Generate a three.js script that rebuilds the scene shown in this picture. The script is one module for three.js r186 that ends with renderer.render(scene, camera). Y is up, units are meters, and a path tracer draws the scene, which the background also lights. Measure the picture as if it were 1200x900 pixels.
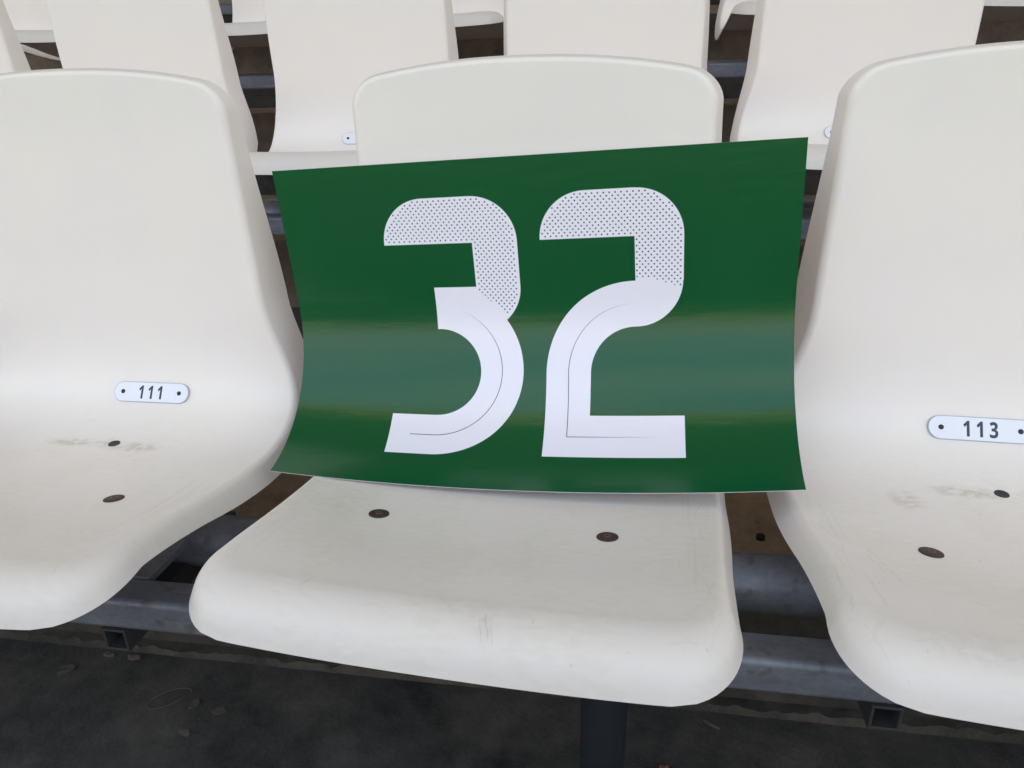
import * as THREE from 'three';
import { mergeGeometries } from 'three/addons/utils/BufferGeometryUtils.js';
import { RoundedBoxGeometry } from 'three/addons/geometries/RoundedBoxGeometry.js';
import { createNoise2D, createNoise3D } from 'simplex-noise';

// ------------------------------------------------------------------ seeded random
function rng(seed) { let s = seed >>> 0; return () => { s = (s + 0x6D2B79F5) >>> 0; let t = s; t = Math.imul(t ^ (t >>> 15), t | 1); t ^= t + Math.imul(t ^ (t >>> 7), t | 61); return ((t ^ (t >>> 14)) >>> 0) / 4294967296; }; }
const N2 = createNoise2D(rng(7)), N3 = createNoise3D(rng(11));
const clamp = (x, a = 0, b = 1) => Math.min(b, Math.max(a, x));
const lerp = (a, b, t) => a + (b - a) * t;
const smooth = (a, b, x) => { const t = clamp((x - a) / (b - a)); return t * t * (3 - 2 * t); };
const fbm = (x, y, o = 4) => { let s = 0, a = 0.5, f = 1; for (let i = 0; i < o; i++) { s += a * N2(x * f, y * f); a *= 0.5; f *= 2.03; } return s; };

// ------------------------------------------------------------------ camera
const scene = new THREE.Scene();
const camera = new THREE.PerspectiveCamera(56.16, 4 / 3, 0.05, 800);
{
  const y = THREE.MathUtils.degToRad(9.3594), p = THREE.MathUtils.degToRad(22.489), r = THREE.MathUtils.degToRad(-1.3522);
  const fw = new THREE.Vector3(-Math.sin(y) * Math.cos(p), -Math.sin(p), -Math.cos(y) * Math.cos(p));
  const rt = new THREE.Vector3(Math.cos(y), 0, -Math.sin(y)), up = new THREE.Vector3().crossVectors(rt, fw);
  camera.up.copy(rt).multiplyScalar(-Math.sin(r)).addScaledVector(up, Math.cos(r));
  camera.position.set(0.1109, 0.8503, 0.5937);
  camera.lookAt(camera.position.clone().add(fw));
}
// ------------------------------------------------------------------ renderer, sky, sun
const renderer = new THREE.WebGLRenderer({ antialias: true });
renderer.toneMapping = THREE.LinearToneMapping;
renderer.toneMappingExposure = 1.86;
renderer.shadowMap.enabled = true;

const SUN = new THREE.Vector3(-0.35, 0.85, -0.45).normalize();
{
  const W = 512, H = 256, d = new Float32Array(W * H * 4);
  for (let j = 0; j < H; j++) for (let i = 0; i < W; i++) {
    const el = ((j + 0.5) / H - 0.5) * Math.PI, az = (i + 0.5) / W * 2 * Math.PI;
    const h = Math.max(0, Math.sin(el));
    const x = Math.cos(el) * Math.cos(az), z = Math.cos(el) * Math.sin(az), yy = Math.sin(el);
    let n = 0, a = 0.5, f = 1.6; for (let o = 0; o < 5; o++) { n += a * N3(x * f, yy * f * 2.2, z * f); a *= 0.5; f *= 2; }
    const c = smooth(-0.15, 0.4, n) * 0.55;
    const k = Math.exp(-h * 3.8);
    const sky = [lerp(0.48, 1.08, k), lerp(0.71, 0.995, k), lerp(0.975, 0.92, k)];
    const cl = [1.11, 1.035, 0.985];
    const o = (j * W + i) * 4, g = yy < 0 ? 0.35 : 1;
    for (let q = 0; q < 3; q++) d[o + q] = lerp(sky[q], cl[q], c) * g;
    d[o + 3] = 1;
  }
  const t = new THREE.DataTexture(d, W, H, THREE.RGBAFormat, THREE.FloatType);
  t.mapping = THREE.EquirectangularReflectionMapping; t.magFilter = THREE.LinearFilter; t.minFilter = THREE.LinearFilter;
  t.wrapS = THREE.RepeatWrapping; t.needsUpdate = true;
  scene.background = t; scene.environment = t;
}
const sun = new THREE.DirectionalLight(new THREE.Color(1, 0.95, 0.84), 3.4);
sun.position.copy(SUN).multiplyScalar(120); sun.castShadow = true; sun.shadow.radius = 4;
Object.assign(sun.shadow.camera, { left: -70, right: 70, top: 90, bottom: -90, near: 1, far: 320 });
sun.shadow.mapSize.set(2048, 2048);
scene.add(sun, sun.target);

// ------------------------------------------------------------------ helpers
const used = {};
function numbered(n) { const k = used[n] = (used[n] ?? -1) + 1; return k ? `${n}_${String(k).padStart(3, '0')}` : n; }
function tag(o, label, category, group) { o.userData.label = label; if (category) o.userData.category = category; if (group) o.userData.group = group; return o; }
function mesh(name, geo, mat, parent) { const m = new THREE.Mesh(geo, mat); m.name = parent === scene ? numbered(name) : name; m.castShadow = m.receiveShadow = true; parent.add(m); return m; }
function struct(name, geo, mat) { const m = mesh(name, geo, mat, scene); m.userData.kind = 'structure'; return m; }
function thing(name, label, category, group) { const g = new THREE.Group(); g.name = numbered(name); scene.add(g); return tag(g, label, category, group); }
function dataTex(w, h, fn, srgb = true, wrap = true) {       // fn(x, y) returns sRGB 0..1 triples (or linear data)
  const d = new Uint8Array(w * h * 4);
  for (let j = 0; j < h; j++) for (let i = 0; i < w; i++) { const c = fn(i, j), o = (j * w + i) * 4; d[o] = clamp(c[0]) * 255; d[o + 1] = clamp(c[1]) * 255; d[o + 2] = clamp(c[2]) * 255; d[o + 3] = 255; }
  const t = new THREE.DataTexture(d, w, h, THREE.RGBAFormat); t.magFilter = THREE.LinearFilter; t.minFilter = THREE.LinearMipmapLinearFilter; t.generateMipmaps = true;
  if (srgb) t.colorSpace = THREE.SRGBColorSpace; if (wrap) t.wrapS = t.wrapT = THREE.RepeatWrapping; t.needsUpdate = true; return t;
}
const s2 = v => v <= 0.0031308 ? v * 12.92 : 1.055 * Math.pow(v, 1 / 2.4) - 0.055;
function boxUV(geo, scale = 1) {                              // uv in metres by dominant axis
  const g = geo.index ? geo.toNonIndexed() : geo, p = g.attributes.position, n = g.attributes.normal, uv = new Float32Array(p.count * 2);
  for (let i = 0; i < p.count; i++) {
    const ax = Math.abs(n.getX(i)), ay = Math.abs(n.getY(i)), az = Math.abs(n.getZ(i));
    const x = p.getX(i), y = p.getY(i), z = p.getZ(i);
    const [u, v] = ay >= ax && ay >= az ? [x, z] : az >= ax ? [x, y] : [z, y];
    uv[2 * i] = u * scale; uv[2 * i + 1] = v * scale;
  }
  g.setAttribute('uv', new THREE.BufferAttribute(uv, 2)); return g;
}
function bx(x0, x1, y0, y1, z0, z1) { const g = new THREE.BoxGeometry(x1 - x0, y1 - y0, z1 - z0); g.translate((x0 + x1) / 2, (y0 + y1) / 2, (z0 + z1) / 2); return boxUV(g); }

// ------------------------------------------------------------------ surfaces
function concrete(seed, base, vary, size = 1024, per = 1.6) { // base: linear colour
  const r = rng(seed), ox = r() * 90, oy = r() * 90;
  const spots = Array.from({ length: 160 }, () => [r() * size, r() * size, 1 + r() * 5, (r() - 0.6) * 0.5]);
  const sp = new Float32Array(size * size);
  for (const [x, y, rad, a] of spots) for (let j = -8; j <= 8; j++) for (let i = -8; i <= 8; i++) { const q = Math.hypot(i, j) / rad; if (q < 1.3) sp[((y + j + size | 0) % size) * size + ((x + i + size | 0) % size)] += a * (1 - smooth(0.6, 1.3, q)); }
  const tw = (x, y, f, o) => {                                // tileable by blending four shifted copies
    const u = x / size, v = y / size, s = f, g = (a, b) => fbm(ox + a * s, oy + b * s, o);
    return g(u, v) * (1 - u) * (1 - v) + g(u - 1, v) * u * (1 - v) + g(u, v - 1) * (1 - u) * v + g(u - 1, v - 1) * u * v;
  };
  const map = dataTex(size, size, (x, y) => {
    const b = tw(x, y, 5, 5), m = tw(x, y, 24, 3), f = r() - 0.5;
    const k = 1 + vary * (b * 1.3 + m * 0.7 + f * 0.55) + sp[y * size + x];
    const w = b * 0.10;
    return [s2(base[0] * k * (1 + w)), s2(base[1] * k), s2(base[2] * k * (1 - w))];
  });
  const bump = dataTex(size / 2, size / 2, (x, y) => { const v = 0.5 + 0.35 * tw(x * 2, y * 2, 40, 3) + 0.2 * (r() - 0.5) + 0.3 * sp[(y * 2) * size + x * 2]; return [v, v, v]; }, false);
  for (const t of [map, bump]) t.repeat.set(1 / per, 1 / per);
  return new THREE.MeshStandardMaterial({ map, bumpMap: bump, bumpScale: 0.003, roughness: 0.93 });
}
const M = {};
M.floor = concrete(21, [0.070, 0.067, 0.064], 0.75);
M.riser = concrete(33, [0.235, 0.188, 0.158], 0.5);
M.tread = concrete(34, [0.30, 0.235, 0.19], 0.55);
M.darkTone = concrete(38, [0.075, 0.068, 0.062], 0.6, 512);  // darker concrete for the lower band of each step
M.mortar = concrete(35, [0.09, 0.083, 0.07], 0.6, 512);
M.plain = new THREE.MeshStandardMaterial({ color: new THREE.Color().setRGB(0.52, 0.40, 0.28), roughness: 0.9 });
M.roof = new THREE.MeshStandardMaterial({ color: new THREE.Color().setRGB(0.68, 0.60, 0.54), roughness: 0.8 });
M.fascia = new THREE.MeshStandardMaterial({ color: new THREE.Color().setRGB(0.72, 0.55, 0.14), roughness: 0.6 });
M.addedGlazing = new THREE.MeshPhysicalMaterial({ color: new THREE.Color().setRGB(0.90, 0.70, 0.26), transmission: 0.5, roughness: 1, thickness: 0, side: THREE.DoubleSide });  // added see-through sheet at the roof edge, tints sunlight yellow
M.pitch = new THREE.MeshStandardMaterial({ color: new THREE.Color().setRGB(0.035, 0.075, 0.018), roughness: 1 });
M.farstand = new THREE.MeshStandardMaterial({ color: new THREE.Color().setRGB(0.60, 0.49, 0.30), roughness: 0.9 });
{ // galvanised, painted steel: mottled blue grey
  const r = rng(5);
  const map = dataTex(512, 512, (x, y) => { const b = fbm(x / 120, y / 60, 4), m = fbm(x / 14 + 40, y / 9, 2), k = 1 + 0.32 * b + 0.16 * m + 0.1 * (r() - 0.5); const rust = smooth(0.34, 0.6, fbm(x / 60 + 9, y / 60 + 3, 4)) * 0.5; return [s2(lerp(0.27 * k, 0.16, rust)), s2(lerp(0.285 * k, 0.12, rust)), s2(lerp(0.34 * k, 0.09, rust))]; });
  map.repeat.set(2.2, 2.2);
  const ro = dataTex(256, 256, (x, y) => { const v = 0.48 + 0.25 * fbm(x / 30, y / 30, 3); return [v, v, v]; }, false); ro.repeat.set(2.2, 2.2);
  M.steel = new THREE.MeshStandardMaterial({ map, roughnessMap: ro, roughness: 1, metalness: 0.35 });
}
M.tube = new THREE.MeshStandardMaterial({ color: new THREE.Color().setRGB(0.075, 0.075, 0.08), roughness: 0.6, metalness: 0.3 });
M.post = new THREE.MeshStandardMaterial({ color: new THREE.Color().setRGB(0.036, 0.042, 0.055), roughness: 0.5, metalness: 0.3 });
M.bolt = new THREE.MeshStandardMaterial({ color: new THREE.Color().setRGB(0.066, 0.036, 0.029), roughness: 0.6, metalness: 0.3 });
M.boltTop = new THREE.MeshStandardMaterial({ color: new THREE.Color().setRGB(0.13, 0.085, 0.072), roughness: 0.5, metalness: 0.5 });
M.screw = new THREE.MeshStandardMaterial({ color: new THREE.Color().setRGB(0.03, 0.03, 0.033), roughness: 0.5, metalness: 0.4 });
M.plateEdge = new THREE.MeshStandardMaterial({ color: new THREE.Color().setRGB(0.42, 0.43, 0.47), roughness: 0.4, metalness: 0.3 });

// ------------------------------------------------------------------ the terrace
const RISE = 0.2726, DEP = 0.7943, Z0 = -0.285, Y0 = -0.035;
struct('floor', bx(-8, 8, Y0 - 0.3, Y0, Z0, 0.505), M.floor);
for (let k = 1; k <= 7; k++) {
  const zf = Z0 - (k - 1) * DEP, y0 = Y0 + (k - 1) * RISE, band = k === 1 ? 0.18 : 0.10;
  struct('terrace_step', bx(-8, 8, y0 - 0.3, y0 + RISE - 0.004, zf - DEP, zf), M.riser);
  struct('terrace_floor', bx(-8, 8, y0 + RISE - 0.004, y0 + RISE, zf - DEP, zf + 0.002), M.tread);
  struct('step_base', bx(-8, 8, y0 + 0.001, y0 + band, zf, zf + 0.004), M.darkTone);     // the lower, darker course of the step
}
for (let k = 1; k <= 12; k++) struct('lower_step', bx(-8, 8, Y0 - (k + 1) * RISE - 0.3, Y0 - k * RISE, 0.505 + (k - 1) * DEP, 0.505 + k * DEP), M.plain);
{ // ragged mortar line where the floor meets the step
  const g = new THREE.BoxGeometry(6, 0.014, 0.022, 700, 1, 2); g.translate(0, Y0 + 0.005, Z0 + 0.015);
  const p = g.attributes.position; for (let i = 0; i < p.count; i++) if (p.getZ(i) > Z0 + 0.005 && p.getY(i) > Y0) { const x = p.getX(i); p.setZ(i, p.getZ(i) + 0.011 * fbm(x * 17, 3, 5) - 0.004); p.setY(i, p.getY(i) + 0.006 * fbm(x * 21, 8, 4)); }
  g.computeVertexNormals(); struct('mortar_strip', boxUV(g), M.mortar);
}
// the stadium round the terrace: rear wall, roof over the rows, playing field and the stand across it
struct('stand_wall', bx(-30, 30, -3.5, 6.2, Z0 - 7 * DEP - 0.4, Z0 - 7 * DEP), M.plain);
{
  const roof = thing('stand_roof', 'dark roof over the rows of white seats', 'roof');
  mesh('roof_slab', bx(-30, 30, 6.2, 6.5, -6.4, 1.7), M.roof, roof);
  mesh('fascia', bx(-30, 30, 6.12, 6.58, 1.7, 1.8), M.fascia, roof);
  for (let i = -10; i < 10; i++) { const g = new THREE.PlaneGeometry(2.96, 0.85); g.rotateX(-Math.PI / 2 - 0.05); g.translate(i * 3 + 1.5, 6.34, 2.23); mesh('added_warm_glazing', g, M.addedGlazing, roof); }   // added unseen translucent sheets, yellow to warm the seats and streak the green sheet
}
struct('pitch', bx(-90, 90, -4.2, -3.9, 10.0, 170), M.pitch);
{
  const st = thing('far_stand', 'pale stand on the other side of the pitch', 'stand'), gs = [];
  for (let k = 0; k < 16; k++) gs.push(bx(-80, 80, -3.9, -2.6 + k * 0.75, 92 + k * 1.1, 92 + (k + 1) * 1.1));
  mesh('terrace', mergeGeometries(gs), M.farstand, st);
}

// ------------------------------------------------------------------ seat shell
// side profile down the middle of the seat: top of the back -> junction -> front crease   [z, y]
const PROF = new THREE.CatmullRomCurve3([[-0.190, 0.872], [-0.196, 0.80], [-0.200, 0.70], [-0.206, 0.60], [-0.210, 0.54], [-0.204, 0.502], [-0.186, 0.474], [-0.155, 0.457], [-0.117, 0.4505], [-0.06, 0.453], [0.0, 0.4585], [0.06, 0.468], [0.12, 0.481], [0.164, 0.489]].map(([z, y]) => new THREE.Vector3(0, y, z)), false, 'centripetal');
PROF.arcLengthDivisions = 800;
const LEN = PROF.getLength();
const prof = b => { const t = clamp(b / LEN), p = PROF.getPointAt(t), q = PROF.getTangentAt(t); if (b < 0) p.addScaledVector(q, b); if (b > LEN) p.addScaledVector(q, b - LEN); return [p, q]; };
let B_HOLE = 0, B_BOLT = 0, B_PLATE = 0;
for (let i = 0; i <= 4000; i++) { const b = LEN * i / 4000, [p] = prof(b); if (p.y < 0.5 && p.z <= -0.117) B_HOLE = b; if (p.z <= 0.023) B_BOLT = b; if (p.y >= 0.486 && p.z < -0.15) B_PLATE = b; }
const WMAX = b => lerp(lerp(0.181, 0.184, smooth(0, 0.22, b)), lerp(0.211, 0.200, smooth(0.50, LEN, b)), smooth(0.25, 0.41, b));
function shellPoint(a, b) {
  const [p, q] = prof(b), n = new THREE.Vector3(0, -q.z, q.y).multiplyScalar(-1);       // towards the sitter
  if (n.z < 0 && b < 0.2) n.negate();
  const w = WMAX(clamp(b, 0, LEN));
  const amp = lerp(lerp(0.012, 0.002, smooth(0.26, 0.40, b)), 0.0095, smooth(0.46, 0.66, b)) * lerp(0.75, 1, smooth(0, 0.12, b)) * lerp(1, 0.7, smooth(LEN - 0.1, LEN, b));
  return new THREE.Vector3(a, p.y, p.z).addScaledVector(n, amp * Math.pow(Math.abs(a) / w, 2.3));
}
const dirs = (a, b) => {
  const e = 0.0006, A = shellPoint(a + e, b).sub(shellPoint(a - e, b)).normalize(), Bv = shellPoint(a, b + e).sub(shellPoint(a, b - e)).normalize();
  return [A, Bv, new THREE.Vector3().crossVectors(Bv, A).normalize()];
};
const uvOf = (a, b) => [a / 0.56 + 0.5, 1 - (b + 0.05) / 0.96];
const crown = (a, b) => b + 0.017 * (1 - smooth(0, 0.22, b)) * Math.pow(Math.abs(a) / 0.178, 2.2);
function shellGeometry() {
  const NA = 40, NB = 84, K = 11, RT = 0.022, RF = 0.034;
  const pos = [], uv = [], idx = [], id = (i, j) => j * (NA + 1) + i;
  const bs = []; for (let j = 0; j <= NB; j++) { const t = j / NB; bs.push(LEN * (t - 0.085 * Math.sin(2 * Math.PI * t) / 1.0 * 1.6)); }
  const wAt = b => { let w = WMAX(b); if (b < RT) w -= RT - Math.sqrt(Math.max(0, RT * RT - (RT - b) ** 2)); const e = LEN - b; if (e < RF) w -= RF - Math.sqrt(Math.max(0, RF * RF - (RF - e) ** 2)); return w; };
  const put = (v, a, b) => { pos.push(v.x, v.y, v.z); uv.push(...uvOf(a, b)); };
  for (let j = 0; j <= NB; j++) for (let i = 0; i <= NA; i++) { const a = wAt(bs[j]) * (2 * i / NA - 1), b = crown(a, bs[j]); put(shellPoint(a, b), a, b); }
  for (let j = 0; j < NB; j++) for (let i = 0; i < NA; i++) idx.push(id(i, j), id(i, j + 1), id(i + 1, j), id(i + 1, j), id(i, j + 1), id(i + 1, j + 1));
  const loop = [];
  const nrm = (da, db) => { const l = Math.hypot(da, db); return [da / l, db / l]; };
  const dw = b => (wAt(Math.min(LEN, b + 1e-4)) - wAt(Math.max(0, b - 1e-4))) / 2e-4;
  for (let i = 0; i < NA; i++) loop.push([id(i, 0), wAt(bs[0]) * (2 * i / NA - 1), bs[0], i === 0 ? nrm(-0.08, -1) : [0, -1]]);
  for (let j = 0; j < NB; j++) loop.push([id(NA, j), wAt(bs[j]), bs[j], j === 0 ? nrm(0.08, -1) : nrm(1, -dw(bs[j]))]);
  for (let i = NA; i > 0; i--) loop.push([id(i, NB), wAt(LEN) * (2 * i / NA - 1), LEN, i === NA ? nrm(0.08, 1) : [0, 1]]);
  for (let j = NB; j > 0; j--) loop.push([id(0, j), -wAt(bs[j]), bs[j], j === NB ? nrm(-0.08, 1) : nrm(-1, -dw(bs[j]))]);
  const L = loop.length; let prev = loop.map(l => l[0]);
  const frames = loop.map(([, a, b0, [da, db]]) => {
    const b = crown(a, b0);
    const [A, Bv, n] = dirs(a, b), T = A.clone().multiplyScalar(da).addScaledVector(Bv, db).normalize();
    const f = b0 > LEN / 2 ? Math.pow(clamp(db), 1.4) : 0, t = b0 < LEN / 2 ? Math.pow(clamp(-db), 1.4) : 0;
    const side = lerp(lerp(0.016, 0.040, smooth(0.02, 0.30, b)), lerp(0.022, 0.013, smooth(0.5, LEN, b)), smooth(0.36, 0.5, b));
    const Rs = lerp(0.009, lerp(0.009, 0.015, smooth(0.62, LEN, b)), smooth(0, 0.3, b));
    const R = lerp(lerp(Rs, 0.005, t), 0.037, f), st = lerp(lerp(side, 0.008, t), 0.010, f), ang = lerp(lerp(1.38, 1.18, smooth(0.34, 0.52, b)), 1.40, f);
    return { p: shellPoint(a, b), T, n, R, st, ang, a, b, da, db };
  });
  for (let k = 1; k <= K; k++) {
    const cur = [];
    for (const f of frames) {
      const m = K - 3, th = f.ang * Math.min(1, k / m), ex = k > m ? f.st * (k - m) / 3 : 0;
      const lat = f.R * Math.sin(th) + ex * Math.cos(f.ang), dr = f.R * (1 - Math.cos(th)) + ex * Math.sin(f.ang), c = f.R * th + ex;
      cur.push(pos.length / 3);
      put(f.p.clone().addScaledVector(f.T, lat).addScaledVector(f.n, -dr), f.a + f.da * c, f.b + f.db * c);
    }
    for (let i = 0; i < L; i++) { const j = (i + 1) % L; idx.push(prev[i], prev[j], cur[i], cur[i], prev[j], cur[j]); }
    prev = cur;
  }
  const g = new THREE.BufferGeometry();
  g.setAttribute('position', new THREE.Float32BufferAttribute(pos, 3)); g.setIndex(idx); g.computeVertexNormals();
  // second skin behind, closed with a rim
  const n = g.attributes.normal, c = pos.length / 3, P = pos.slice(), U = uv.slice(), I = idx.slice(), Nn = Array.from(n.array), TH = 0.0045;
  for (let i = 0; i < c; i++) { P.push(pos[3 * i] - TH * n.getX(i), pos[3 * i + 1] - TH * n.getY(i), pos[3 * i + 2] - TH * n.getZ(i)); U.push(uv[2 * i], uv[2 * i + 1]); Nn.push(-n.getX(i), -n.getY(i), -n.getZ(i)); }
  for (let i = 0; i < idx.length; i += 3) I.push(idx[i] + c, idx[i + 2] + c, idx[i + 1] + c);
  for (let i = 0; i < L; i++) { const j = (i + 1) % L; I.push(prev[i], prev[j], prev[i] + c, prev[i] + c, prev[j], prev[j] + c); }
  const s = new THREE.BufferGeometry();
  s.setAttribute('position', new THREE.Float32BufferAttribute(P, 3)); s.setAttribute('normal', new THREE.Float32BufferAttribute(Nn, 3)); s.setAttribute('uv', new THREE.Float32BufferAttribute(U, 2)); s.setIndex(I);
  return s;
}
const SHELL = shellGeometry();
function onShell(a, b, lift = 0) { const p = shellPoint(a, b), [A, Bv, n] = dirs(a, b); p.addScaledVector(n, lift); const m = new THREE.Matrix4().makeBasis(A, n, Bv); return { p, q: new THREE.Quaternion().setFromRotationMatrix(m), n }; }
// plastic with wear: grime is drawn in the flattened coordinates of the shell
function seatMaterial(seed, dirt, marks = []) {
  const S = 1024, r = rng(seed), ox = r() * 50, oy = r() * 50, D = new Float32Array(S * S);
  const toPx = (a, b) => { const [u, v] = uvOf(a, b); return [u * S, v * S]; };
  const dab = (x, y, rad, k) => { const R = Math.ceil(rad * 1.5); for (let j = -R; j <= R; j++) for (let i = -R; i <= R; i++) { const X = Math.round(x + i), Y = Math.round(y + j); if (X < 0 || Y < 0 || X >= S || Y >= S) continue; const q = Math.hypot(X - x, Y - y) / rad; if (q < 1) D[Y * S + X] = Math.max(D[Y * S + X], k * (1 - q * q)); } };
  const stroke = (a0, b0, a1, b1, w, k, wob = 0.0007) => { const n = 60, s0 = r() * 99; for (let i = 0; i <= n; i++) { const t = i / n, [x, y] = toPx(lerp(a0, a1, t) + wob * N2(s0, t * 3), lerp(b0, b1, t) + wob * N2(s0 + 9, t * 3)); dab(x, y, w, k * (0.35 + 0.65 * Math.abs(N2(s0 + 30, t * 9))) * Math.min(1, 6 * t, 6 * (1 - t))); } };
  const smudge = (a, b, ra, rb, k) => { const [x, y] = toPx(a, b), rx = ra / 0.56 * S, ry = rb / 0.96 * S; for (let j = -ry | 0; j <= ry; j++) for (let i = -rx | 0; i <= rx; i++) { const q = Math.hypot(i / rx, j / ry); if (q >= 1) continue; const X = x + i | 0, Y = y + j | 0; if (X < 0 || Y < 0 || X >= S || Y >= S) continue; const g = smooth(-0.7, 0.7, fbm(X / 30 + ox, Y / 13 + oy, 3)) * clamp(0.5 + 0.6 * fbm(X / 4, Y / 3, 2) + 0.45 * r()); D[Y * S + X] += 0.5 * k * g * (1 - q * q); } };
  for (let i = 0; i < 34 * dirt; i++) { const b = lerp(0.46, LEN + 0.03, Math.pow(r(), 0.6)), a = (r() - 0.5) * 0.42, l = 0.006 + 0.03 * r() * r(), t = (r() - 0.5) * 1.2 + (r() < 0.3 ? 1.5 : 0); stroke(a, b, a + l * Math.cos(t), b + l * Math.sin(t) * 0.6, 0.9 + 0.7 * r(), 0.07 + 0.16 * r() * r()); }
  for (let i = 0; i < 90 * dirt; i++) { const [x, y] = toPx((r() - 0.5) * 0.42, lerp(0.44, LEN + 0.05, r())); dab(x, y, 0.9 + 1.3 * r(), 0.08 + 0.2 * r()); }
  for (let i = 0; i < 26 * dirt; i++) { const sd = r() < 0.5 ? -1 : 1, b = lerp(0.5, LEN, r()); stroke(sd * (0.186 + 0.02 * r()), b, sd * (0.190 + 0.02 * r()), b + 0.02 + 0.03 * r(), 1.1 + r(), 0.06 + 0.12 * r(), 0.001); }
  for (const sd of [-1, 1]) for (let q = 0; q < 5 * dirt; q++) { const b0 = lerp(0.5, LEN - 0.08, r()), o = sd * (0.181 + 0.01 * r()); stroke(o, b0, o + 0.004 * (r() - 0.5), b0 + 0.05 + 0.07 * r(), 1.5 + 2.5 * r(), 0.05 + 0.09 * r()); }
  for (let q = 0; q < 14 * dirt; q++) { const b0 = lerp(0.48, LEN + 0.02, r()), a0 = (r() - 0.5) * 0.3; stroke(a0 - 0.03 - 0.06 * r(), b0, a0 + 0.03 + 0.06 * r(), b0 + 0.006 * (r() - 0.5), 0.8 + r(), 0.04 + 0.05 * r()); }
  for (const m of marks) m[0] === 's' ? stroke(...m.slice(1)) : smudge(...m.slice(1));
  const map = dataTex(S, S, (x, y) => {
    const b = (1 - y / S) * 0.96 - 0.05, pan = smooth(0.36, 0.5, b);
    const soft = fbm(x / 260 + ox, y / 200 + oy, 3), grain = r() - 0.5, fine = fbm(x / 46 + oy, y / 11 + ox, 4);
    const k = 1 + 0.018 * soft + 0.006 * grain - dirt * pan * 0.035 * smooth(-0.2, 0.7, fine + soft * 1.2);
    const d = clamp(D[y * S + x]), base = [0.855, 0.785, 0.735], dc = [0.37, 0.29, 0.195];
    return [0, 1, 2].map(q => s2(lerp(base[q] * k * (q === 2 ? 1 - 0.03 * soft : 1), dc[q], d)));
  }, true, false);
  const ro = dataTex(256, 256, (x, y) => { const v = 0.44 + 0.10 * fbm(x / 18, y / 18, 3); return [v, v, v]; }, false);
  const bump = dataTex(512, 512, () => { const v = 0.5 + 0.5 * (r() - 0.5); return [v, v, v]; }, false); bump.repeat.set(1.5, 1.5);
  return new THREE.MeshPhysicalMaterial({ map, roughnessMap: ro, roughness: 1, bumpMap: bump, bumpScale: 0.00006, ior: 1.49 });
}
const hb = B_HOLE;
const matLeft = seatMaterial(101, 1.0, [['m', -0.045, hb + 0.002, 0.045, 0.012, 1.5], ['m', 0.04, hb + 0.006, 0.040, 0.013, 1.5], ['m', 0, hb, 0.018, 0.014, 1.2], ['s', 0.17, 0.56, 0.176, 0.66, 3, 0.22], ['s', 0.176, 0.60, 0.170, 0.71, 2, 0.25], ['s', 0.02, hb + 0.028, -0.06, hb + 0.034, 1.1, 0.2], ['m', 0.15, 0.71, 0.05, 0.03, 0.3]]);
const matMid = seatMaterial(202, 1.15, [['m', -0.15, 0.60, 0.035, 0.05, 0.4], ['s', 0.085, 0.655, 0.115, 0.662, 1, 0.25], ['s', 0.030, LEN + 0.012, 0.036, LEN + 0.034, 1.3, 0.3], ['s', 0.034, LEN + 0.010, 0.041, LEN + 0.032, 1.6, 0.35], ['s', 0.040, LEN + 0.016, 0.044, LEN + 0.036, 1.1, 0.25], ['m', 0.036, LEN + 0.02, 0.014, 0.02, 0.35], ['s', -0.11, LEN - 0.012, -0.118, LEN + 0.01, 1.2, 0.35], ['s', -0.08, LEN - 0.02, 0.05, LEN - 0.004, 1.6, 0.12], ['m', 0.02, LEN + 0.004, 0.05, 0.014, 0.35]]);
const matRight = seatMaterial(303, 1.1, [['m', -0.035, hb + 0.002, 0.045, 0.013, 1.5], ['m', 0.04, hb - 0.002, 0.03, 0.010, 1.3], ['m', -0.10, hb + 0.030, 0.020, 0.026, 1.2], ['s', -0.17, 0.62, -0.155, 0.70, 2.2, 0.22, 0.001], ['s', -0.172, 0.64, -0.165, 0.68, 1.2, 0.4, 0.001], ['m', -0.13, LEN + 0.01, 0.05, 0.02, 0.4]]);
const matFar = seatMaterial(404, 0.5, []);

// number plate: enamelled oval, slightly domed
function plateGeometry() {
  const hw = 0.053, hh = 0.0132, s = new THREE.Shape(), rr = hh;
  s.moveTo(-hw + rr, -hh); s.lineTo(hw - rr, -hh); s.absarc(hw - rr, 0, rr, -Math.PI / 2, Math.PI / 2); s.lineTo(-hw + rr, hh); s.absarc(-hw + rr, 0, rr, Math.PI / 2, 1.5 * Math.PI);
  const edge = new THREE.ExtrudeGeometry(s, { depth: 0.0012, bevelEnabled: true, bevelThickness: 0.0004, bevelSize: 0.0004, bevelSegments: 2, curveSegments: 20 });
  const s3 = new THREE.Shape(), h2 = hh - 0.0009, w2 = hw - 0.0009;
  s3.moveTo(-w2 + h2, -h2); s3.lineTo(w2 - h2, -h2); s3.absarc(w2 - h2, 0, h2, -Math.PI / 2, Math.PI / 2); s3.lineTo(-w2 + h2, h2); s3.absarc(-w2 + h2, 0, h2, Math.PI / 2, 1.5 * Math.PI);
  const face = new THREE.ExtrudeGeometry(s3, { depth: 0.0006, bevelEnabled: true, bevelThickness: 0.0005, bevelSize: 0.0005, bevelSegments: 3, curveSegments: 20 }); face.translate(0, 0, 0.0012);
  const p = face.attributes.position, uv = face.attributes.uv; for (let i = 0; i < p.count; i++) uv.setXY(i, p.getX(i) / 0.106 + 0.5, p.getY(i) / 0.0265 + 0.5);
  return [edge, face];
}
const [PLATE_EDGE, PLATE_FACE] = plateGeometry();
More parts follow.
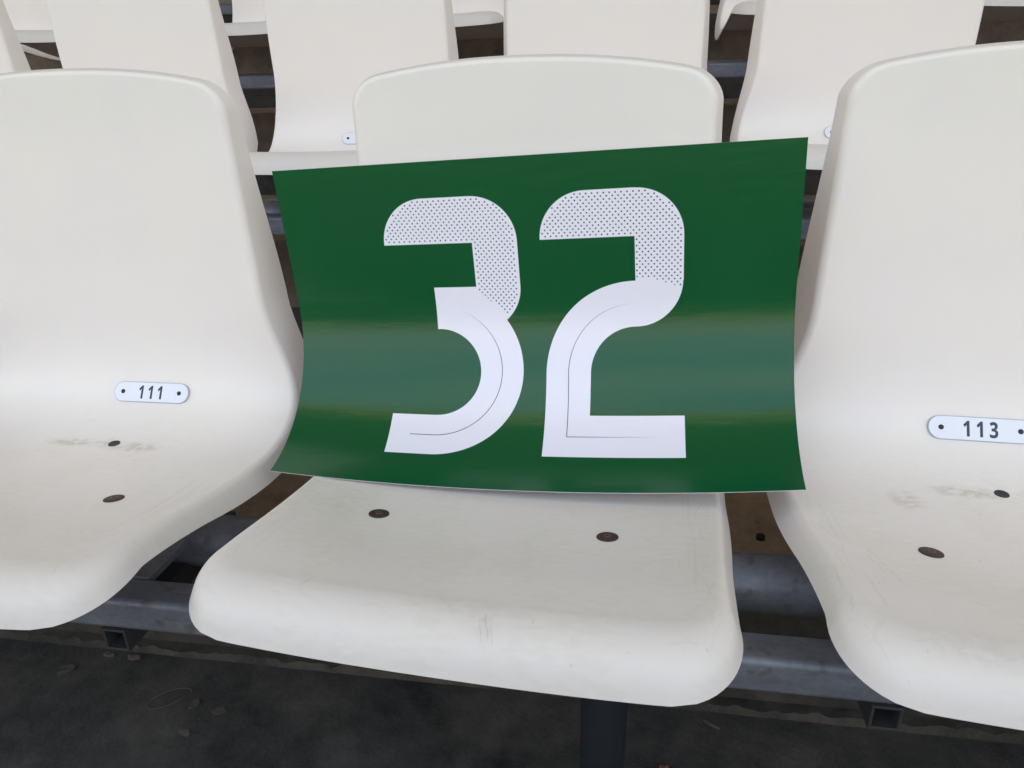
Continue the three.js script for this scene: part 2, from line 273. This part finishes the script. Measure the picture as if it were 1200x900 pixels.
function plateMaterial(text) {
  const c = document.createElement('canvas'); c.width = 848; c.height = 212; const g = c.getContext('2d');
  g.fillStyle = '#e7e7ef'; g.fillRect(0, 0, 848, 212);
  if (text) {
    g.fillStyle = '#15181f'; g.textAlign = 'center'; g.textBaseline = 'middle'; g.font = 'bold 176px sans-serif';
    [...text].forEach((ch, i) => { g.save(); g.translate(424 + (i - 1) * 107, 110); g.scale(0.76, 1.08); g.fillText(ch, 0, 0); g.lineWidth = 4; g.strokeStyle = '#15181f'; g.strokeText(ch, 0, 0); g.restore(); });
  }
  const t = new THREE.CanvasTexture(c); t.colorSpace = THREE.SRGBColorSpace; t.anisotropy = 8;
  return new THREE.MeshPhysicalMaterial({ map: t, roughness: 0.35, clearcoat: 0.5, clearcoatRoughness: 0.25 });
}
const BOLT_WASHER = new THREE.LatheGeometry([[0, 0.0011], [0.0050, 0.0011], [0.0088, 0.0009], [0.0100, 0.0004], [0.0103, -0.001]].map(([x, y]) => new THREE.Vector2(x, y)).reverse(), 28);
const DARK_DISC = new THREE.LatheGeometry([[0, -0.0002], [0.0035, 0.0000], [0.0058, 0.0006], [0.0068, 0.0005], [0.0072, -0.001]].map(([x, y]) => new THREE.Vector2(x, y)).reverse(), 22);
const BOLT_HEAD = new THREE.LatheGeometry([[0, 0.0009], [0.0015, 0.0009], [0.0018, 0.0016], [0.0030, 0.0018], [0.0036, 0.0015], [0.0039, 0.0008]].map(([x, y]) => new THREE.Vector2(x, y)).reverse(), 16);
const SCREW = mergeGeometries([new THREE.SphereGeometry(0.0029, 18, 8, 0, Math.PI * 2, 0, Math.PI / 2).scale(1, 0.5, 1).rotateX(Math.PI / 2)]);

function makeSeat(mat, plate, shift = 0) {
  const g = new THREE.Group();
  mesh('shell', SHELL, mat, g);
  for (const s of [-1, 1]) {
    const { p, q } = onShell(s * 0.112, B_BOLT, 0.0004), w = mesh('bolt', BOLT_WASHER, M.bolt, g); w.position.copy(p); w.quaternion.copy(q);
    const h = mesh('bolt_head', BOLT_HEAD, M.boltTop, w); h.rotation.y = s * 0.7;
  }
  { const { p, q } = onShell(shift * 0.5, B_HOLE, 0.0003), c = mesh('dark_disc', DARK_DISC, M.screw, g); c.position.copy(p); c.quaternion.copy(q); }  // flush dark disc set at the hole position
  if (plate !== null) {
    const { p, n } = onShell(shift, B_PLATE, 0.0016), pg = mesh('number_plate', PLATE_FACE, plateMaterial(plate), g);
    pg.position.copy(p); pg.quaternion.setFromUnitVectors(new THREE.Vector3(0, 0, 1), n);
    mesh('plate_rim', PLATE_EDGE, M.plateEdge, pg);
    for (const s of [-1, 1]) { const sc = mesh('screw', SCREW, M.screw, pg); sc.position.set(s * 0.04, 0, 0.0022); }
  }
  return g;
}
function placeSeat(g, label, group, x, row, turn = 0, dz = 0) {
  g.name = numbered('stadium_seat'); scene.add(g); tag(g, label, 'seat', group);
  g.position.set(x, row * RISE - [0, 0.008, 0.012][Math.max(0, Math.min(2, row))], -row * DEP + dz); g.rotation.y = turn; return g;
}
placeSeat(makeSeat(matLeft, '111', 0.017), 'white plastic stadium seat with number plate 111, left in the front row', 'white stadium seats in rows', -0.5166, 0, 0.005);
placeSeat(makeSeat(matMid, null), 'white plastic stadium seat carrying the green sheet numbered 32', 'white stadium seats in rows', -0.007, 0, -0.055);
placeSeat(makeSeat(matRight, '113', -0.001), 'white plastic stadium seat with number plate 113, right in the front row', 'white stadium seats in rows', 0.498, 0, -0.043);
const back = makeSeat(matFar, '');
const row2 = ['white second row seat cut by the left edge of the photo', 'white seat in the second row directly behind seat 111', 'white second row seat behind the gap between seat 111 and the green sheet', 'white seat in the second row directly behind the seat with the green sheet', 'white seat in the second row behind the gap left of seat 113'];
[-1.468, -0.963, -0.458, 0.047, 0.543].forEach((x, i) => placeSeat(i ? back.clone() : back, row2[i], 'white stadium seats in rows', x, 1, [0.01, -0.012, 0.006, -0.008, 0.012][i]));
const row3 = ['white seat in the third row, its front edge seen in the top left corner', 'white seat in the third row hidden behind the second row seat behind seat 111', 'white seat in the third row, seen in the first wide dark gap from the left', 'white third row seat, front edge seen in the gap above the number 3', 'white third row seat straight behind the seats over the number 2', 'white third row seat whose pointed side shows in the gap left of 113', 'white seat in the third row at the top right corner'];
[-1.96, -1.455, -0.95, -0.445, 0.06, 0.565, 1.07].forEach((x, i) => placeSeat(back.clone(), row3[i], 'white stadium seats in rows', x, 2, [0.02, 0, -0.01, 0.012, 0, -0.02, 0.01][i]));

// the rows go on beyond the picture
for (const [row, xs] of [[-1, [-1.52, -1.01, -0.5, 0.01, 0.52, 1.03, 1.54]], [0, [-1.56, -1.045, 1.01, 1.52]], [1, [-1.98, 1.06, 1.57]], [2, [-2.47, 1.58]], [3, [-1.95, -1.44, -0.94, -0.43, 0.07, 0.58, 1.08, 1.59]]])
  for (const x of xs) placeSeat(back.clone(), 'white seat of the same rows, outside the photo', 'white stadium seats outside the photo', x, row);

// ------------------------------------------------------------------ rails and posts that carry the seats
function supports(row, label, xs) {
  const t = thing('seat_support_rail', label, 'support rail', 'steel rails carrying the seats'); t.position.set(0, row * RISE, -row * DEP);
  const up = new THREE.CylinderGeometry(0.033, 0.033, 7, 28, 1); up.rotateZ(Math.PI / 2); up.translate(0, 0.326, -0.105);
  { const u = up.attributes.uv, p = up.attributes.position; for (let i = 0; i < u.count; i++) u.setXY(i, p.getX(i), u.getX(i) * 0.2); }
  mesh('upper_rail', up, M.steel, t);
  const lo = boxUV(new RoundedBoxGeometry(7, 0.040, 0.042, 4, 0.007)); lo.translate(0, 0.331, 0.025); mesh('lower_rail', lo, M.steel, t);
  for (const x of xs.posts) {
    const po = new THREE.CylinderGeometry(0.024, 0.024, 0.312 - Y0, 24); po.translate(x, (0.312 + Y0) / 2, 0.025); mesh('leg', po, M.post, t);
    const ft = boxUV(new RoundedBoxGeometry(0.11, 0.008, 0.11, 2, 0.002)); ft.translate(x, Y0 + 0.004, 0.025); mesh('foot_plate', ft, M.post, t);
  }
  for (const x of xs.tubes) { // open-ended square tube under the lower rail
    const s = new THREE.Shape(); const h = 0.0135, i = 0.0118; s.moveTo(-h, -h); s.lineTo(h, -h); s.lineTo(h, h); s.lineTo(-h, h); s.closePath();
    const o = new THREE.Path(); o.moveTo(-i, -i); o.lineTo(-i, i); o.lineTo(i, i); o.lineTo(i, -i); o.closePath(); s.holes.push(o);
    const g = new THREE.ExtrudeGeometry(s, { depth: 0.24, bevelEnabled: true, bevelThickness: 0.0006, bevelSize: 0.0006, bevelSegments: 1 }); g.translate(x, 0.2965, -0.194); mesh('tube', boxUV(g), M.tube, t);
  }
  for (const x of xs.arms) { const g = boxUV(new RoundedBoxGeometry(0.05, 0.012, 0.13, 2, 0.003)); g.translate(x, 0.344, -0.061); mesh('arm', g, M.steel, t); }
}
supports(0, 'blue grey steel rails and dark leg under the front row of seats', { posts: [0.106, -1.9, 2.1], tubes: [-0.428, 0.367], arms: [-0.61, -0.43, -0.1, 0.1, 0.4, 0.6] });
supports(1, 'blue grey steel rails under the second row of seats', { posts: [-1.2, 0.8], tubes: [], arms: [-1.06, -0.86, -0.56, -0.36, -0.06, 0.15, 0.45, 0.65] });
supports(3, 'blue grey steel rails under the row of seats above the photo', { posts: [0.2], tubes: [], arms: [] });
supports(-1, 'blue grey steel rails under the row of seats below the photo', { posts: [0.2], tubes: [], arms: [] });
supports(2, 'blue grey steel rails under the third row of seats', { posts: [-0.7, 1.3], tubes: [], arms: [-1.06, -0.86, -0.56, -0.36, -0.06, 0.15, 0.45, 0.65] });

// ------------------------------------------------------------------ the green sheet with the number
{
  const W = 0.559, L = 0.3725, yaw = -0.0487, roll = 0.0555, C = new THREE.Vector3(-0.0029, 0.7842, -0.1701), ph0 = -0.0256, s0 = 0.1488, phm = 1.3988, bul = 0.0101;
  const cv = document.createElement('canvas'); cv.width = 2048; cv.height = 1367; const g = cv.getContext('2d'), k = 2048 / 568;
  g.fillStyle = '#014f29'; g.fillRect(0, 0, 2048, 1367); g.save(); g.scale(k, k);
  const white = '#ede8f3', P = Math.PI;
  g.fillStyle = white;
  const three = () => { g.beginPath(); g.moveTo(121, 88.8); g.arc(171, 88.6, 50, P, 1.5 * P); g.lineTo(225.5, 38.6); g.arc(225.5, 88.6, 50, 1.5 * P, 2 * P); g.lineTo(275.5, 138.5); g.arc(225.5, 138.5, 50, 0, 0.9); g.lineTo(256.9, 177.3); g.arc(176.5, 235.5, 99.8, -0.626, P / 2); g.lineTo(123.5, 335.6); g.lineTo(123, 286.2); g.lineTo(176.5, 286.2); g.arc(176.5, 236.5, 49.6, P / 2, -P / 2, true); g.lineTo(174, 187.2); g.lineTo(174, 138.5); g.lineTo(224.3, 138.5); g.lineTo(224.3, 89); g.closePath(); };
  const two = () => { g.beginPath(); g.moveTo(300.7, 88.6); g.arc(350.7, 88.6, 50, P, 1.5 * P); g.lineTo(403.6, 38.4); g.arc(403.6, 88.6, 50, 1.5 * P, 2 * P); g.lineTo(453.6, 137.5); g.arc(403.6, 137, 49.6, 0, P / 2); g.arc(403, 236.3, 49.7, -P / 2, P, true); g.lineTo(353.8, 283.8); g.lineTo(455.6, 284); g.lineTo(456.6, 333.4); g.lineTo(304.6, 332.8); g.lineTo(302.8, 236); g.arc(402.8, 236.2, 100, P, 1.5 * P); g.lineTo(402.4, 88.4); g.closePath(); };
  three(); g.fill(); two(); g.fill();
  g.fillStyle = '#45434e';
  // the dotted field keeps clear of the digit's outline: a rounded arm with a leg at its right end
  const inArm = (x, y, x0, xa, xb, xl, xr, m) => {
    if (y < 38.6 + m || x > xr - m || x < x0 + m) return false;
    if (x < xa && y < 88.6 && Math.hypot(x - xa, y - 88.6) > 50 - m) return false;
    if (x > xb && y < 88.6 && Math.hypot(x - xb, y - 88.6) > 50 - m) return false;
    if (y > 88.7 - m && x < xl + m) return false;
    return !(y > 138.5 && Math.hypot(x - xb, y - 138.5) > 50 - m);
  };
  const dots = (arm, cx, cy) => { for (let j = 0; j < 50; j++) for (let i = 0; i < 40; i++) { const x = arm[0] + 3.2 + i * 6.1 + (j % 2) * 3.05, y = 42.2 + j * 3.32, d = Math.hypot(x - cx, y - cy); if (y > 176 || !inArm(x, y, ...arm, 2.0) || (d < 102.5 && y > 128)) continue; g.globalAlpha = y > 128 ? clamp((d - 100) / 6, 0.3, 1) : 1; g.beginPath(); g.arc(x, y, 0.86, 0, 7); g.fill(); } g.globalAlpha = 1; };
  dots([121, 171, 225.5, 224.3, 275.5], 176.5, 235.5);
  dots([300.7, 350.7, 403.6, 402.4, 453.6], 402.8, 236.2);
  const fadeLine = (pts, c0, c1) => { for (let i = 0; i + 1 < pts.length; i++) { const t = i / (pts.length - 2), a = lerp(c0, c1, t); g.strokeStyle = `rgba(70,68,82,${a.toFixed(3)})`; g.lineWidth = 0.75; g.beginPath(); g.moveTo(...pts[i]); g.lineTo(...pts[i + 1]); g.stroke(); } };
  const arc = (cx, cy, r, a0, a1, n) => Array.from({ length: n + 1 }, (_, i) => [cx + r * Math.cos(lerp(a0, a1, i / n)), cy + r * Math.sin(lerp(a0, a1, i / n))]);
  fadeLine([[148.6, 310.6], [162, 310.6], [176.5, 310.6]], 1, 1); fadeLine(arc(176.5, 235.8, 74.8, P / 2, -0.15, 40), 1, 0.95); fadeLine(arc(176.5, 235.8, 74.8, -0.15, -1.25, 26), 0.95, 0);
  fadeLine(arc(403, 236.2, 75, -P / 2, P, 1).slice(0, 0).concat(arc(403, 236.2, 75, 1.5 * P, P, 30)), 0, 0.95); fadeLine([[328, 236.2], [329, 270], [329.7, 308.4]], 1, 1); fadeLine(Array.from({ length: 31 }, (_, i) => [lerp(329.7, 430, i / 30), 308.5]), 1, 0);
  g.restore();
  const tex = new THREE.CanvasTexture(cv); tex.colorSpace = THREE.SRGBColorSpace; tex.anisotropy = 16;
  const r = rng(77);
  const bump = dataTex(512, 512, (x, y) => { const v = 0.5 + 0.42 * fbm(x / 110, y / 26, 3) + 0.03 * (r() - 0.5); return [v, v, v]; }, false);
  const front = new THREE.MeshPhysicalMaterial({ map: tex, roughness: 0.19, ior: 1.5, bumpMap: bump, bumpScale: 0.0002 });
  const rear = new THREE.MeshStandardMaterial({ color: new THREE.Color().setRGB(0.75, 0.75, 0.76), roughness: 0.6 });
  const ax = new THREE.Vector3(Math.cos(yaw) * Math.cos(roll), Math.sin(roll), -Math.sin(yaw) * Math.cos(roll)), zz = new THREE.Vector3(Math.sin(yaw), 0, Math.cos(yaw)), yy = new THREE.Vector3().crossVectors(zz, ax);
  const NS = 120, NU = 60, Y = [0], Z = [0];
  for (let i = 0; i < NS; i++) { const s = (i + 0.5) / NS * L, t = clamp((s - s0) / (L - s0)), ph = ph0 + (phm - ph0) * t; Y.push(Y[i] - Math.cos(ph) * L / NS); Z.push(Z[i] + Math.sin(ph) * L / NS); }
  const pos = [], uv = [], idx = [];
  for (let j = 0; j <= NS; j++) for (let i = 0; i <= NU; i++) { const u = i / NU - 0.5, t = j / NS, b = bul * (1 - 4 * u * u) * t * t; const p = C.clone().addScaledVector(ax, W * u).addScaledVector(yy, Y[j] - b).addScaledVector(zz, Z[j] + b / 2); pos.push(p.x, p.y, p.z); uv.push(i / NU, 1 - t); }
  for (let j = 0; j < NS; j++) for (let i = 0; i < NU; i++) { const a = j * (NU + 1) + i, b = a + NU + 1; idx.push(a, b, a + 1, a + 1, b, b + 1); }
  const f = new THREE.BufferGeometry(); f.setAttribute('position', new THREE.Float32BufferAttribute(pos, 3)); f.setAttribute('uv', new THREE.Float32BufferAttribute(uv, 2)); f.setIndex(idx); f.computeVertexNormals();
  // card body behind the print: its thickness and white back
  const n = f.attributes.normal, TH = 0.0007, P2 = [], I2 = [], c = pos.length / 3;
  for (const th of [0.00005, TH]) for (let i = 0; i < c; i++) P2.push(pos[3 * i] - th * n.getX(i), pos[3 * i + 1] - th * n.getY(i), pos[3 * i + 2] - th * n.getZ(i));
  for (let i = 0; i < idx.length; i += 3) I2.push(idx[i] + c, idx[i + 2] + c, idx[i + 1] + c);
  const rim = []; for (let i = 0; i < NU; i++) rim.push(i); for (let j = 0; j < NS; j++) rim.push(j * (NU + 1) + NU); for (let i = NU; i > 0; i--) rim.push(NS * (NU + 1) + i); for (let j = NS; j > 0; j--) rim.push(j * (NU + 1));
  rim.forEach((a, i) => { const b = rim[(i + 1) % rim.length]; I2.push(a, b, a + c, a + c, b, b + c); });
  const bg = new THREE.BufferGeometry(); bg.setAttribute('position', new THREE.Float32BufferAttribute(P2, 3)); bg.setIndex(I2);
  const bg2 = bg.toNonIndexed(); bg2.computeVertexNormals();
  const card = thing('number_sheet', 'curved glossy green sheet printed with a large white 32', 'sheet');
  mesh('printed_face', f, front, card); mesh('card_back', bg2, rear, card);
}
// ------------------------------------------------------------------ litter on the floor under the seats
M.straw = new THREE.MeshStandardMaterial({ color: new THREE.Color().setRGB(0.115, 0.105, 0.065), roughness: 0.8 });
M.chip = new THREE.MeshStandardMaterial({ color: new THREE.Color().setRGB(0.135, 0.118, 0.105), roughness: 0.9 });
M.leaf = new THREE.MeshStandardMaterial({ color: new THREE.Color().setRGB(0.095, 0.086, 0.076), roughness: 0.9 });
M.redchip = new THREE.MeshStandardMaterial({ color: new THREE.Color().setRGB(0.26, 0.13, 0.10), roughness: 0.9 });
{
  const pts = []; for (let i = 0; i <= 40; i++) { const t = i / 40 * 5.5, k = 1 + 0.12 * Math.sin(t * 2 + 1); pts.push(new THREE.Vector3(0.030 * Math.cos(t) * k, 0.0022 + 0.004 * (0.5 + 0.5 * Math.sin(t * 1.3)), -0.016 * Math.sin(t) * k)); }
  const o = mesh('straw_loop', new THREE.TubeGeometry(new THREE.CatmullRomCurve3(pts), 90, 0.0011, 6), M.straw, scene); o.position.set(-0.575, Y0, -0.17); o.rotation.y = 0.5; tag(o, 'thin dry straw bent into a loop on the dark floor at left', 'straw');
  const flake = (seed, w, d, h) => { const r = rng(seed), g = new THREE.CylinderGeometry(0.5, 0.55, 1, 9, 2), p = g.attributes.position; for (let i = 0; i < p.count; i++) { const x = p.getX(i), y = p.getY(i), z = p.getZ(i), k = 1 + 0.35 * N2(seed + x * 2.2, z * 2.2); p.setXYZ(i, x * w * k, (y + 0.5) * h * (1 + 0.5 * N2(x * 3 + seed, z * 3)) + 0.25 * h * x * x * 4, z * d * k); } g.computeVertexNormals(); return boxUV(g); };
  const put = (name, seed, w, d, h, x, z, turn, mat, label, cat) => { const o = mesh(name, flake(seed, w, d, h), mat, scene); o.position.set(x, Y0 + 0.0004, z); o.rotation.y = turn; tag(o, label, cat); };
  put('paper_scrap', 1, 0.017, 0.010, 0.002, -0.515, -0.115, -0.2, M.chip, 'small pale scrap on the floor nearest below the straw loop', 'scrap');
  put('dead_leaf', 2, 0.028, 0.018, 0.006, -0.785, -0.205, 0.4, M.leaf, 'crumpled dead leaf on the dark floor at the far left', 'leaf');
  put('dead_leaf', 3, 0.020, 0.012, 0.003, -0.530, -0.165, 1.2, M.leaf, 'small crumpled leaf right of the straw loop', 'leaf');
  put('dead_leaf', 4, 0.022, 0.011, 0.002, -0.485, -0.160, 0.1, M.leaf, 'small flat leaf crumb farther right of the straw loop', 'leaf');
  put('stone_chip', 5, 0.020, 0.008, 0.005, -0.735, -0.245, 0.2, M.chip, 'flat grey stone chip beside the mortar line at left', 'stone');
  put('stone_chip', 6, 0.024, 0.009, 0.005, -0.690, -0.245, -0.1, M.chip, 'longer grey stone chip beside the open tube end at left', 'stone');
  put('wood_splinter', 7, 0.022, 0.005, 0.003, 0.262, -0.235, -0.5, M.chip, 'pale splinter on the floor below the right front corner of the middle seat', 'splinter');
  put('brick_crumb', 8, 0.012, 0.009, 0.005, 0.190, -0.148, 0.3, M.redchip, 'reddish crumb on the floor right of the dark leg', 'crumb');
  const b = mesh('hole_stub', new THREE.CylinderGeometry(0.006, 0.0065, 0.006, 14), M.screw, scene); b.position.set(0.318, Y0 + RISE + 0.003, -0.325); tag(b, 'dark stub in place of a hole in the brown concrete left of seat 113', 'bolt');  // low dark stub put where the concrete has a hole
}
renderer.render(scene, camera);
